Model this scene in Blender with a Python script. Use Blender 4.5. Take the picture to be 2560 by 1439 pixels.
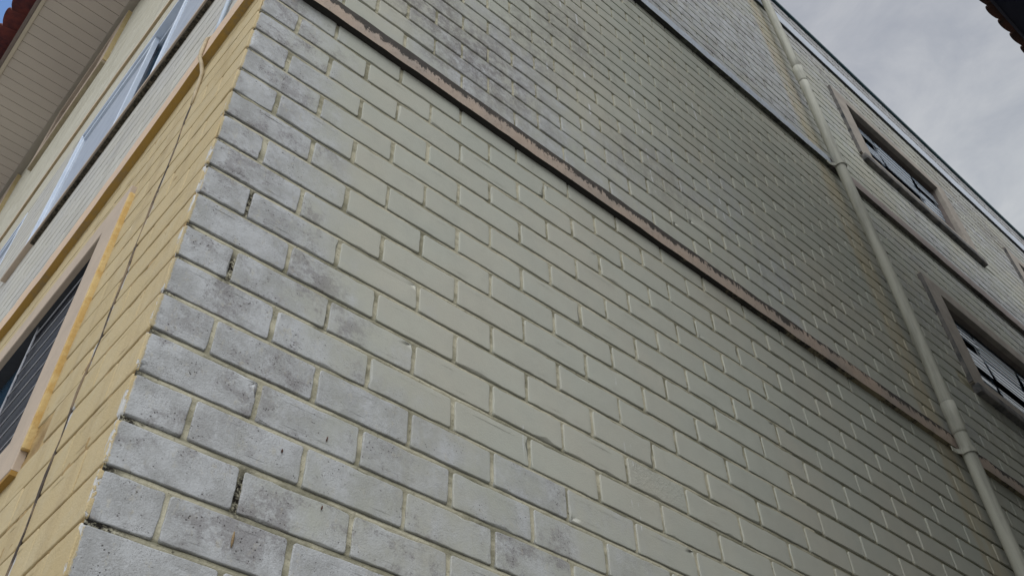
import bpy, bmesh, math, random
from mathutils import Vector, Matrix, noise

# ------------------------------------------------------------------ camera, sky, sun, exposure
scene = bpy.context.scene
for o in list(bpy.data.objects):
    bpy.data.objects.remove(o, do_unlink=True)
C = scene.collection
R = [[0.7582662679196284, -0.6515186755983966, -0.02357291415480228],
     [0.45405671081779636, 0.553706934523528, -0.6980265997953672],
     [0.46782986557147 + 3e-10, 0.5185865848699414, 0.7156837176409484]]
cam = bpy.data.objects.new('camera', bpy.data.cameras.new('camera'))
C.objects.link(cam)
M3 = Matrix((R[0], [-v for v in R[1]], [-v for v in R[2]])).transposed()
cam.matrix_world = Matrix.Translation((-0.40256, -1.63876, 1.55)) @ M3.to_4x4()
cam.data.sensor_width = 36
cam.data.lens = 36 * 2354.9 / 2560
cam.data.clip_start = 0.02
cam.data.clip_end = 3000
scene.camera = cam
scene.render.engine = 'CYCLES'
scene.view_settings.view_transform = 'Standard'
scene.view_settings.look = 'None'
scene.view_settings.gamma = 1
scene.view_settings.exposure = 0.18

SUN_AZ = math.radians(222)     # compass angle of the sun, clockwise from +Y
SUN_EL = math.radians(52)
sd = Vector((math.sin(SUN_AZ) * math.cos(SUN_EL), math.cos(SUN_AZ) * math.cos(SUN_EL), math.sin(SUN_EL)))

class NT:
    """short-hand for building node trees"""
    def __init__(s, tree):
        s.t = tree; s.n = tree.nodes; s.l = tree.links
        s.n.clear()
    def node(s, typ, ins=None, **props):
        nd = s.n.new(typ)
        for k, v in props.items():
            setattr(nd, k, v)
        for k, v in (ins or {}).items():
            s.put(nd.inputs[k], v)
        return nd
    def put(s, sock, v):
        if isinstance(v, bpy.types.NodeSocket):
            s.l.new(v, sock)
        elif isinstance(v, (tuple, list)) and len(v) == 3 and sock.type == 'RGBA':
            sock.default_value = (*v, 1)
        else:
            sock.default_value = v
    def math(s, op, a, b=0.0, c=None, clamp=False):
        i = {0: a, 1: b}
        if c is not None: i[2] = c
        return s.node('ShaderNodeMath', i, operation=op, use_clamp=clamp).outputs[0]
    def vmath(s, op, a, b=None, scale=None):
        nd = s.node('ShaderNodeVectorMath', {0: a}, operation=op)
        if b is not None: s.put(nd.inputs[1], b)
        if scale is not None: nd.inputs['Scale'].default_value = scale
        return nd.outputs['Value'] if op in ('DOT_PRODUCT', 'DISTANCE', 'LENGTH') else nd.outputs[0]
    def noise(s, vec, scale, detail=4, rough=0.6, out=0, dist=0.0):
        return s.node('ShaderNodeTexNoise', {'Vector': vec, 'Scale': scale, 'Detail': detail, 'Roughness': rough, 'Distortion': dist}).outputs[out]
    def ramp(s, v, lo, hi, a=0.0, b=1.0):
        return s.node('ShaderNodeMapRange', {'Value': v, 'From Min': lo, 'From Max': hi, 'To Min': a, 'To Max': b}, interpolation_type='SMOOTHSTEP').outputs[0]
    def mix(s, f, a, b, mode='MIX'):
        nd = s.node('ShaderNodeMix', data_type='RGBA', blend_type=mode)
        s.put(nd.inputs[0], f); s.put(nd.inputs[6], a); s.put(nd.inputs[7], b)
        return nd.outputs[2]
    def mul(s, a, b): return s.math('MULTIPLY', a, b)
    def add(s, a, b): return s.math('ADD', a, b)
    def sub(s, a, b): return s.math('SUBTRACT', a, b)
    def sat(s, a): return s.math('ADD', a, 0.0, clamp=True)

world = bpy.data.worlds.new('World'); scene.world = world
world.use_nodes = True
w = NT(world.node_tree)
sky = w.node('ShaderNodeTexSky', sky_type='NISHITA', sun_disc=False, sun_elevation=SUN_EL, sun_rotation=SUN_AZ,
             air_density=1.0, dust_density=1.0, ozone_density=1.5)
dirn = w.node('ShaderNodeTexCoord').outputs['Generated']
cl = w.noise(dirn, 2.2, 5, 0.5)
cl2 = w.noise(w.vmath('MULTIPLY', dirn, (1, 1, 2.2)), 6.5, 6, 0.6, dist=0.4)
tosun = w.vmath('DOT_PRODUCT', dirn, tuple(sd))
glow = w.ramp(tosun, 0.55, 1.0, 0.0, 1.0)
cv = w.add(w.mul(w.ramp(cl, 0.3, 0.7), 0.5), w.mul(w.ramp(cl2, 0.3, 0.7), 0.5))
CLOUD_A, CLOUD_B = (3.0, 3.22, 3.75), (5.1, 5.2, 5.45)
cloud = w.mix(cv, CLOUD_A, CLOUD_B)
lowb = w.ramp(w.node('ShaderNodeSeparateXYZ', {0: dirn}).outputs[2], 0.58, 0.88, 1.28, 1.0)
cloud = w.vmath('MULTIPLY', cloud, w.node('ShaderNodeCombineXYZ', {0: lowb, 1: lowb, 2: w.math('POWER', lowb, 0.75)}).outputs[0])
cloud = w.mix(w.mul(glow, 1.0), cloud, (11.0, 11.6, 12.6))
# a gap of blue sky low over the front of the building
BLUE = Vector((-0.165, 0.62, 0.76)).normalized()
gap = w.ramp(w.add(w.vmath('DOT_PRODUCT', dirn, tuple(BLUE)), w.mul(w.sub(cl2, 0.5), 0.10)), 0.955, 0.985)
skyc = w.mix(1.0, sky.outputs[0], (1.7, 1.9, 2.1), 'MULTIPLY')
allsky = w.mix(gap, cloud, skyc)
bg = w.node('ShaderNodeBackground', {'Color': allsky, 'Strength': 0.10})
wo = w.node('ShaderNodeOutputWorld', {'Surface': bg.outputs[0]})

sl = bpy.data.lights.new('sun', 'SUN'); sl.energy = 1.5; sl.angle = math.radians(70); sl.color = (1, 0.96, 0.9)
so = bpy.data.objects.new('sun', sl); C.objects.link(so)
so.rotation_euler = sd.to_track_quat('Z', 'Y').to_euler()

# ------------------------------------------------------------------ materials
def new_mat(name):
    m = bpy.data.materials.new(name); m.use_nodes = True
    return m, NT(m.node_tree)

def finish(t, col, rough=0.8, bump=None, bstr=0.3, bdist=0.01, metallic=0.0, spec=0.3, coat=0.0, alpha=None, normal_in=None):
    p = t.node('ShaderNodeBsdfPrincipled', {'Base Color': col, 'Roughness': rough, 'Metallic': metallic, 'Specular IOR Level': spec})
    if bump is not None:
        b = t.node('ShaderNodeBump', {'Height': bump, 'Strength': bstr, 'Distance': bdist})
        t.l.new(b.outputs[0], p.inputs['Normal'])
    t.node('ShaderNodeOutputMaterial', {'Surface': p.outputs[0]})
    return p

def world_pos(t): return t.node('ShaderNodeNewGeometry').outputs['Position']

def blob(t, pos, p0, sx, sz, r0=0.4, r1=1.0):
    """1 at p0 falling to 0, on a wall: sx along, sz up"""
    d = t.vmath('SUBTRACT', pos, p0)
    d = t.vmath('MULTIPLY', d, (1 / sx, 1 / sx * 0.2, 1 / sz))
    return t.ramp(t.vmath('LENGTH', d), r0, r1, 1.0, 0.0)

def streak(t, pos, xyz, x0, z0, z1, wd=0.004):
    jit = t.mul(t.sub(t.noise(t.vmath('MULTIPLY', pos, (0, 0, 6)), 1.0, 2), 0.5), 0.02)
    dx = t.math('ABSOLUTE', t.add(t.sub(xyz.outputs[0], x0), jit))
    a = t.ramp(dx, wd * 0.3, wd, 1.0, 0.0)
    b = t.mul(t.ramp(xyz.outputs[2], z0, z0 + 0.15), t.ramp(xyz.outputs[2], z1 - 0.1, z1, 1.0, 0.0))
    return t.mul(a, b)

def mat_side_brick():
    m, t = new_mat('painted_side_brick')
    pos = world_pos(t); xyz = t.node('ShaderNodeSeparateXYZ', {0: pos})
    at = t.node('ShaderNodeAttribute', attribute_name='tone'); sep = t.node('ShaderNodeSeparateColor', {0: at.outputs[0]})
    rnd, wth, brk = sep.outputs[0], sep.outputs[1], sep.outputs[2]
    n1 = t.noise(pos, 1.6, 4); n2 = t.noise(pos, 9, 5, 0.65); n3 = t.noise(pos, 45, 5, 0.7); nf = t.noise(pos, 190, 3, 0.6)
    vst = t.noise(t.vmath('MULTIPLY', pos, (14, 14, 2.2)), 1.0, 4, 0.6)
    painted = t.mix(rnd, (0.438, 0.455, 0.405), (0.478, 0.495, 0.438))
    painted = t.mix(t.ramp(n1, 0.35, 0.7), painted, (0.48, 0.474, 0.41))
    painted = t.mix(t.ramp(n2, 0.35, 0.75, 0, 0.28), painted, (0.385, 0.392, 0.36))
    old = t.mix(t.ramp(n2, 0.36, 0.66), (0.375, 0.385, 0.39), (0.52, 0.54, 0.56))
    old = t.mix(t.ramp(n3, 0.50, 0.72, 0, 0.45), old, (0.27, 0.27, 0.275))
    old = t.mix(t.ramp(t.noise(pos, 26, 5, 0.75), 0.50, 0.66, 0, 0.5), old, (0.55, 0.575, 0.60))
    wf = t.add(wth, t.mul(t.sub(t.add(t.mul(n2, 0.35), t.add(t.mul(vst, 0.35), t.mul(t.noise(pos, 5, 5, 0.7), 0.3))), 0.5), 2.6))
    wf = t.ramp(wf, 0.05, 1.1)
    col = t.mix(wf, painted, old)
    # general run-off grime
    rg = t.noise(t.vmath('MULTIPLY', pos, (7, 7, 0.9)), 1.0, 5, 0.65)
    col = t.mix(t.mul(t.mul(t.ramp(rg, 0.50, 0.70), t.ramp(t.noise(pos, 40, 5, 0.8), 0.35, 0.6)), t.ramp(xyz.outputs[2], 4.4, 4.8, 0.10, 0.36)), col, (0.24, 0.235, 0.20))
    col = t.mix(t.mul(t.ramp(t.noise(pos, 0.9, 4, 0.6), 0.46, 0.66), 0.07), col, (0.25, 0.245, 0.225))
    # brownish grime on some of the old bricks
    gr = t.mul(t.ramp(t.noise(pos, 5.5, 6, 0.85), 0.49, 0.60), t.ramp(wth, 0.15, 0.7))
    gr = t.mul(gr, t.ramp(rnd, 0.3, 0.8, 0.2, 1.0))
    col = t.mix(t.mul(gr, 0.58), col, (0.215, 0.20, 0.205))
    # dark patches seen in the photograph
    nb = t.ramp(t.add(t.mul(t.noise(pos, 20, 6, 0.85), 0.7), t.mul(t.noise(t.vmath('MULTIPLY', pos, (9, 9, 2)), 1.0, 4, 0.7), 0.3)), 0.43, 0.57)
    patch = None
    for (px, pz, sx, sz, am) in ((0.95, 5.10, 0.50, 0.50, 0.75), (0.66, 5.25, 0.40, 0.40, 0.7), (1.25, 5.6, 0.4, 0.4, 0.5), (1.55, 6.05, 0.45, 0.45, 0.5), (2.05, 5.25, 0.5, 0.35, 0.4), 
                                 (8.3, 9.35, 0.9, 0.4, 0.6), (7.3, 9.55, 0.6, 0.3, 0.5), (6.2, 9.5, .5, .3, .3)):
        b = t.mul(blob(t, pos, (px, 0, pz), sx, sz, 0.2, 1.0), am)
        patch = b if patch is None else t.math('MAXIMUM', patch, b)
    col = t.mix(t.mul(patch, nb), col, (0.205, 0.19, 0.19))
    # pits and specks
    vo = t.node('ShaderNodeTexVoronoi', {'Vector': pos, 'Scale': 105.0, 'Randomness': 1.0}).outputs[0]
    sp = t.mul(t.ramp(vo, 0.14, 0.24, 1.0, 0.0), t.ramp(t.noise(pos, 11, 5, 0.8), 0.49, 0.60))
    sp = t.mul(sp, t.ramp(wf, 0.0, 1.0, 0.12, 1.0))
    col = t.mix(t.mul(sp, 0.8), col, (0.07, 0.065, 0.06))
    vo2 = t.node('ShaderNodeTexVoronoi', {'Vector': pos, 'Scale': 260.0, 'Randomness': 1.0}).outputs[0]
    sp2 = t.mul(t.ramp(vo2, 0.20, 0.34, 1.0, 0.0), t.ramp(t.noise(pos, 7, 6, 0.85), 0.47, 0.58))
    col = t.mix(t.mul(sp2, t.ramp(wf, 0.0, 1.0, 0.10, 0.55)), col, (0.13, 0.12, 0.12))
    wp = t.ramp(t.noise(t.vmath('MULTIPLY', pos, (1, 1, .6)), 33, 6, 0.8), 0.55, 0.66)
    col = t.mix(t.mul(wp, t.ramp(wf, 0.0, 1.0, 0.04, 0.38)), col, (0.50, 0.47, 0.37))
    # yellow of the front wall brushed round the corner
    yw = t.ramp(t.add(xyz.outputs[0], t.mul(t.sub(t.noise(pos, 60, 4, 0.8), 0.5), 0.016)), 0.0060, 0.0100, 1.0, 0.0)
    yw = t.mul(yw, t.ramp(xyz.outputs[2], 4.5, 4.6, 1.0, 0.0))
    col = t.mix(t.mul(yw, 0.9), col, (0.46, 0.385, 0.235))
    # band of ochre run-off beside the drain pipe
    st = t.mul(t.ramp(t.add(xyz.outputs[0], t.mul(n2, 0.10)), 4.17, 4.24), t.ramp(xyz.outputs[0], 4.34, 4.44, 1.0, 0.0))
    st = t.mul(st, t.ramp(vst, 0.30, 0.62, 0.25, 1.0))
    col = t.mix(t.mul(st, 0.50), col, (0.44, 0.36, 0.22))
    # slightly darker zone to the left of the ochre run-off
    st2 = t.mul(t.ramp(xyz.outputs[0], 3.3, 4.05), t.ramp(xyz.outputs[0], 4.08, 4.18, 1.0, 0.0))
    st2 = t.mul(st2, t.mul(t.ramp(xyz.outputs[2], 7.3, 6.2, 0, 1.0), t.ramp(xyz.outputs[2], 4.6, 5.6)))
    col = t.mix(t.mul(st2, 0.03), col, (0.16, 0.17, 0.17))
    # white paint drips
    dr = None
    for (x0, z0, z1, wd) in ((1.545, 2.95, 3.85, 0.0035), (1.575, 2.9, 3.5, 0.0028), (1.10, 3.1, 3.36, 0.003), (1.58, 3.9, 4.05, 0.006), (1.62, 5.2, 6.5, 0.009), (2.02, 5.0, 6.3, 0.008), (1.35, 5.3, 5.9, 0.008), (1.5, 6.2, 7.1, 0.01), (2.6, 5.1, 6.9, 0.008)):
        s_ = streak(t, pos, xyz, x0, z0, z1, wd)
        dr = s_ if dr is None else t.math('MAXIMUM', dr, s_)
    dr = t.mul(dr, t.ramp(t.noise(t.vmath('MULTIPLY', pos, (3, 3, 9)), 1.0, 3), 0.50, 0.58))
    col = t.mix(t.mul(dr, 0.7), col, (0.68, 0.70, 0.73))
    h = t.add(t.mul(nf, 0.45), t.add(t.mul(n3, 0.35), t.mul(n2, 0.6)))
    h = t.sub(h, t.mul(sp, 0.5))
    h = t.add(h, t.mul(t.mul(brk, t.ramp(t.noise(pos, 70, 4, .8), .35, .65)), 1.6))
    finish(t, col, 1.0, h, t.ramp(wf, 0.0, 1.0, 0.30, 0.60), 0.006, 0.0, 0.0)
    return m

def mat_mortar_side():
    m, t = new_mat('side_wall_mortar')
    pos = world_pos(t)
    n2 = t.noise(pos, 12, 5, 0.7); n3 = t.noise(pos, 70, 4, 0.7); n1 = t.noise(pos, 2.6, 4)
    col = t.mix(t.ramp(n2, 0.3, 0.7), (0.48, 0.455, 0.345), (0.58, 0.555, 0.435))
    col = t.mix(t.ramp(t.noise(t.vmath('MULTIPLY', pos, (2.5, 2.5, 9)), 1.5, 5, 0.6), 0.42, 0.62, 0, 0.7), col, (0.17, 0.165, 0.115))
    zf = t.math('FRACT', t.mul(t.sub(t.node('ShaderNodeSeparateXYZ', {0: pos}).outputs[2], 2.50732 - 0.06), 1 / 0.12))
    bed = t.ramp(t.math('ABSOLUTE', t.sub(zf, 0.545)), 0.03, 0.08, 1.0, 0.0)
    col = t.mix(t.mul(bed, t.ramp(n2, 0.3, 0.6, 0.35, 0.75)), col, (0.15, 0.145, 0.105))  # shadow line under each upper brick painted in, along with bed dirt
    col = t.mix(t.ramp(n3, 0.62, 0.72, 0, 0.85), col, (0.07, 0.065, 0.05))
    mo = None
    nb = t.ramp(t.noise(pos, 60, 4, 0.75), 0.36, 0.56)
    for (px, pz, sx, sz) in ((0.135, 3.27, 0.035, 0.075), (0.145, 3.53, 0.035, 0.075), (0.29, 2.68, 0.035, 0.085), (0.99, 2.43, 0.05, 0.1), (0.01, 3.12, 0.05, 0.03), (0.01, 2.75, 0.05, 0.03), (0.02, 2.51, 0.09, 0.03),
                             (0.0, 3.0, .04, .03), (0.0, 2.63, .05, .025), (.4, 3.27, .03, .07), (.0, 4.05, .03, .03)):
        b = blob(t, pos, (px, 0, pz), sx, sz, 0.35, 1.1)
        mo = b if mo is None else t.math('MAXIMUM', mo, b)
    px_ = t.node('ShaderNodeSeparateXYZ', {0: pos}).outputs[0]
    mo = t.math('MAXIMUM', mo, t.ramp(px_, 0.006, 0.05, 0.85, 0.0))
    col = t.mix(t.mul(mo, nb), col, (0.02, 0.018, 0.016))
    finish(t, col, 0.95, t.add(n2, t.mul(n3, 0.6)), 0.7, 0.008, 0.0, 0.0)
    return m

def mat_front_brick(name='painted_front_brick', groove=False):
    m, t = new_mat(name)
    pos = world_pos(t); xyz = t.node('ShaderNodeSeparateXYZ', {0: pos})
    at = t.node('ShaderNodeAttribute', attribute_name='tone'); sep = t.node('ShaderNodeSeparateColor', {0: at.outputs[0]})
    rnd = sep.outputs[0]
    n1 = t.noise(pos, 1.8, 4); n2 = t.noise(pos, 10, 5, 0.65); n3 = t.noise(pos, 60, 4, 0.7); nf = t.noise(pos, 230, 3, 0.6)
    yel = t.mix(rnd, (0.47, 0.375, 0.205), (0.515, 0.418, 0.24))
    yel = t.mix(t.ramp(n2, 0.4, 0.75, 0, 0.5), yel, (0.49, 0.43, 0.29))
    wht = t.mix(rnd, (0.455, 0.445, 0.40), (0.51, 0.505, 0.465))
    wht = t.mix(t.ramp(n1, 0.4, 0.65, 0, 0.6), wht, (0.43, 0.43, 0.425))
    top = t.mix(rnd, (0.49, 0.47, 0.38), (0.545, 0.53, 0.445))
    if groove:
        yel = t.mix(t.ramp(n2, 0.35, 0.7), (0.26, 0.17, 0.07), (0.46, 0.33, 0.15))
        wht = t.mix(t.ramp(n2, 0.35, 0.7), (0.30, 0.28, 0.24), (0.52, 0.49, 0.42))
        top = wht
    zj = t.add(xyz.outputs[2], t.mul(t.sub(n3, 0.5), 0.01))
    zj = t.add(zj, t.sub(t.ramp(xyz.outputs[1], 0.1, 1.2, 0.0, 0.15), 0.14))
    col = t.mix(t.ramp(zj, 4.50, 4.52), yel, wht)
    col = t.mix(t.ramp(zj, 6.95, 7.05), col, top)
    rg = t.noise(t.vmath('MULTIPLY', pos, (9, 9, 1.1)), 1.0, 5, 0.7)
    col = t.mix(t.mul(t.ramp(rg, 0.48, 0.70), 0.34), col, t.mix(t.ramp(zj, 4.50, 4.52), (0.30, 0.215, 0.11), (0.30, 0.285, 0.25)))
    # old white paint showing through where the yellow flaked: along the corner edge and the crack
    yy = t.math('ABSOLUTE', t.sub(xyz.outputs[1], 0.385))
    ed = t.math('MAXIMUM', t.ramp(xyz.outputs[1], 0.0, 0.05, 1.0, 0.0), t.mul(t.ramp(yy, 0.0, 0.05, 1.0, 0.0), 0.92))
    fl = t.ramp(t.add(t.mul(ed, 0.30), t.noise(t.vmath('MULTIPLY', pos, (1, 1, 0.45)), 17, 5, 0.7)), 0.795, 0.82)
    fl = t.mul(fl, t.ramp(xyz.outputs[2], 4.2, 3.6, 0.0, 1.0))
    col = t.mix(t.mul(fl, 0.85), col, (0.52, 0.54, 0.56))
    spk = t.mul(t.ramp(t.noise(pos, 120, 3, 0.8), 0.66, 0.72), t.ramp(n2, 0.5, 0.7))
    col = t.mix(t.mul(spk, 0.7), col, (0.14, 0.10, 0.05))
    h = t.add(t.mul(nf, 0.4), t.add(t.mul(n3, 0.5), t.mul(n2, 0.8)))
    h = t.sub(h, t.mul(fl, 0.6))
    finish(t, col, 0.7, h, 0.55, 0.006)
    return m

def mat_band(name, base, base2, mold, under, mold_amt=1.0):
    """concrete string course: tone.r = mould at the top edge, tone.g = underside"""
    m, t = new_mat(name)
    pos = world_pos(t)
    at = t.node('ShaderNodeAttribute', attribute_name='tone'); sep = t.node('ShaderNodeSeparateColor', {0: at.outputs[0]})
    n1 = t.noise(pos, 3, 5, 0.65); n2 = t.noise(t.vmath('MULTIPLY', pos, (1, 1, 0.5)), 34, 6, 0.8); n3 = t.noise(pos, 130, 3, 0.7)
    col = t.mix(t.ramp(n1, 0.3, 0.7), base, base2)
    col = t.mix(t.ramp(n2, 0.5, 0.75, 0, 0.5), col, mold if mold_amt > .9 else base2)
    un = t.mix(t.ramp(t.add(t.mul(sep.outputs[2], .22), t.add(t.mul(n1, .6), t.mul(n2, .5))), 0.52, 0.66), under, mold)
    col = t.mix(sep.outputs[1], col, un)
    ml = t.ramp(t.add(t.mul(sep.outputs[0], 0.52), t.add(t.mul(n1, .55), t.mul(n2, 1.05))), 1.06, 1.14)
    col = t.mix(t.mul(ml, 0.92 * mold_amt), col, mold)
    finish(t, col, 0.9, t.add(n2, t.mul(n3, .5)), 0.6, 0.006)
    return m

def simple(name, col, col2=None, scale=12, rough=0.7, bstr=0.15, metallic=0.0, spec=0.3, stretch=(1, 1, 1), lo=.35, hi=.7, bscale=None):
    m, t = new_mat(name)
    pos = t.vmath('MULTIPLY', world_pos(t), stretch)
    n = t.noise(pos, scale, 5, 0.65)
    c = t.mix(t.ramp(n, lo, hi), col, col2 or tuple(v * 0.8 for v in col))
    finish(t, c, rough, t.noise(world_pos(t), bscale or scale * 6, 4, 0.6), bstr, 0.004, metallic, spec)
    return m

M = {}
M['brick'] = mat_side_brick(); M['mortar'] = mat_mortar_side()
M['fbrick'] = mat_front_brick(); M['fgroove'] = mat_front_brick('front_wall_joints', True)
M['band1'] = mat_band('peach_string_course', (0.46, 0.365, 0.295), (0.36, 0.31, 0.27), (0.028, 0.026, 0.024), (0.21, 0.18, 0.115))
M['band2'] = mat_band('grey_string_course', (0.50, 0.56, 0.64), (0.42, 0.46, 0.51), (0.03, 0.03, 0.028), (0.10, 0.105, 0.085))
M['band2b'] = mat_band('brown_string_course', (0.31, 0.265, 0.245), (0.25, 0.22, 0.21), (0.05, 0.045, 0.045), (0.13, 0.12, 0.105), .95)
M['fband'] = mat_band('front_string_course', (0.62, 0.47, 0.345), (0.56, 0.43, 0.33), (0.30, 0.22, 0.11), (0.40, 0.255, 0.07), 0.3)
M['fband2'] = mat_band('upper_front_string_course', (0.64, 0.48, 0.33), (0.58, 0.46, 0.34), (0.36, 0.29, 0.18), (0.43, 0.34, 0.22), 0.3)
M['parapet'] = simple('parapet_paint', (0.60, 0.64, 0.69), (0.50, 0.53, 0.57), 6, 0.75)
M['coping'] = simple('coping_metal', (0.02, 0.07, 0.085), (0.05, 0.09, 0.10), 8, 0.45, 0.1, 0.3)
M['surround'] = simple('window_surround_render', (0.37, 0.335, 0.29), (0.28, 0.255, 0.225), 7, 0.85, 0.4)
M['surround_dirty'] = simple('stained_sill_render', (0.19, 0.18, 0.17), (0.055, 0.06, 0.065), 9, 0.9, 0.4)
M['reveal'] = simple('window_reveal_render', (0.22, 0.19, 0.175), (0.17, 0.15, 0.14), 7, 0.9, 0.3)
M['fsurround'] = simple('front_surround_render', (0.48, 0.395, 0.315), (0.42, 0.35, 0.285), 7, 0.85, 0.35)
M['fside'] = simple('ochre_surround_return', (0.52, 0.34, 0.12), (0.60, 0.45, 0.21), 16, 0.85, 0.8, lo=.4, hi=.6, bscale=60)
M['pvc'] = simple('painted_pvc', (0.40, 0.405, 0.35), (0.27, 0.275, 0.24), 16, 0.6, 0.12, spec=.2, stretch=(1.6, 1.6, .12), lo=.42, hi=.72)
M['dark_alu'] = simple('dark_blue_aluminium', (0.015, 0.03, 0.05), (0.025, 0.045, 0.07), 8, 0.35, 0.05, 0.2)
M['white_alu'] = simple('white_aluminium', (0.60, 0.68, 0.80), (0.52, 0.60, 0.72), 5, 0.35, 0.03, spec=.5)
M['louvre'] = simple('grey_louvre_metal', (0.40, 0.44, 0.50), (0.33, 0.37, 0.43), 8, 0.4, 0.05, 0.0, spec=.5)
M['dark_in'] = simple('dark_interior', (0.008, 0.014, 0.024), (0.012, 0.02, 0.03), 3, 0.9)
M['navy'] = simple('navy_shutter', (0.006, 0.008, 0.016), (0.010, 0.013, 0.022), 5, 0.6)
M['bar'] = simple('grey_steel_bar', (0.30, 0.31, 0.34), (0.22, 0.23, 0.26), 30, 0.5, 0.1, 0.0)
M['soffit'] = simple('soffit_boards', (0.500, 0.450, 0.400), (0.47, 0.425, 0.38), 2, 0.5, 0.03)
M['groove'] = simple('soffit_groove', (0.12, 0.10, 0.085), None, 4, 0.8)
M['trim'] = simple('soffit_edge_trim', (0.52, 0.465, 0.375), (0.47, 0.42, 0.34), 4, 0.5, 0.05)
M['fascia'] = simple('brown_fascia', (0.19, 0.155, 0.14), (0.14, 0.115, 0.11), 5, 0.6, 0.1)
M['tile'] = simple('red_clay_tile', (0.15, 0.035, 0.03), (0.06, 0.018, 0.025), 9, 0.7, 0.3)
M['oldtile'] = simple('weathered_clay_tile', (0.10, 0.045, 0.035), (0.045, 0.03, 0.028), 9, 0.85, 0.4)
M['darkwood'] = simple('dark_eave_lining', (0.022, 0.026, 0.05), (0.03, 0.03, 0.05), 3, 0.8)
M['neigh'] = simple('neighbour_render', (0.33, 0.325, 0.31), (0.26, 0.26, 0.245), 2, 0.9, 0.3)
M['cable'] = simple('grey_cable_sheath', (0.42, 0.50, 0.60), (0.36, 0.42, 0.5), 10, 0.5)
M['cable_dirty'] = simple('painted_cable_sheath', (0.50, 0.42, 0.29), (0.36, 0.29, 0.19), 25, 0.7, .3)
M['cable_dark'] = simple('dark_cable_sheath', (0.055, 0.045, 0.04), (0.20, 0.15, 0.10), 9, 0.8, .3, lo=.45, hi=.6)
M['brown_glass'] = simple('brown_shutter', (0.085, 0.055, 0.045), (0.12, 0.085, 0.07), 4, 0.5)
M['ground'] = simple('concrete_ground', (0.40, 0.39, 0.365), (0.33, 0.32, 0.30), 1.5, 0.9, 0.3)
M['plinth'] = simple('plinth_render', (0.36, 0.35, 0.31), (0.28, 0.275, 0.25), 2, 0.9, 0.3)
M['cocoon'] = simple('dry_mud', (0.30, 0.22, 0.12), (0.22, 0.155, 0.09), 60, 0.9, .4)
M['speck'] = simple('dark_husk', (0.10, 0.045, 0.03), (0.06, 0.03, 0.025), 60, 0.8, .3)

def mat_glass(name, col, rough, ribs=0.0):
    m, t = new_mat(name)
    pos = world_pos(t); xyz = t.node('ShaderNodeSeparateXYZ', {0: pos})
    rb = t.math('SINE', t.mul(xyz.outputs[2], ribs or 1.0))
    p = finish(t, t.mix(t.ramp(rb, 0.2, 0.9), tuple(v * .35 for v in col), col) if ribs else col, rough,
               rb if ribs else None, 0.35, 0.004, 0.0, 1.0)
    return m
M['ribglass'] = mat_glass('ribbed_glass', (0.46, 0.56, 0.68), 0.14, 2 * math.pi / 0.06)  # pale base and rib stripes paint in the reflected sky
M['glass'] = mat_glass('blue_window_glass', (0.02, 0.06, 0.11), 0.06)

# ------------------------------------------------------------------ mesh helpers
class Frame:
    """wall frame: u along the wall, w outward, z up"""
    def __init__(s, U, W, mirror): s.U, s.W, s.mirror = Vector(U), Vector(W), mirror
    def p(s, u, w_, z): return s.U * u + s.W * w_ + Vector((0, 0, z))
TH = -0.028580565935642798
RW = Frame((1, 0, 0), (0, -1, 0), False)
LW = Frame((math.sin(TH), math.cos(TH), 0), (-math.cos(TH), math.sin(TH), 0), True)

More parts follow.
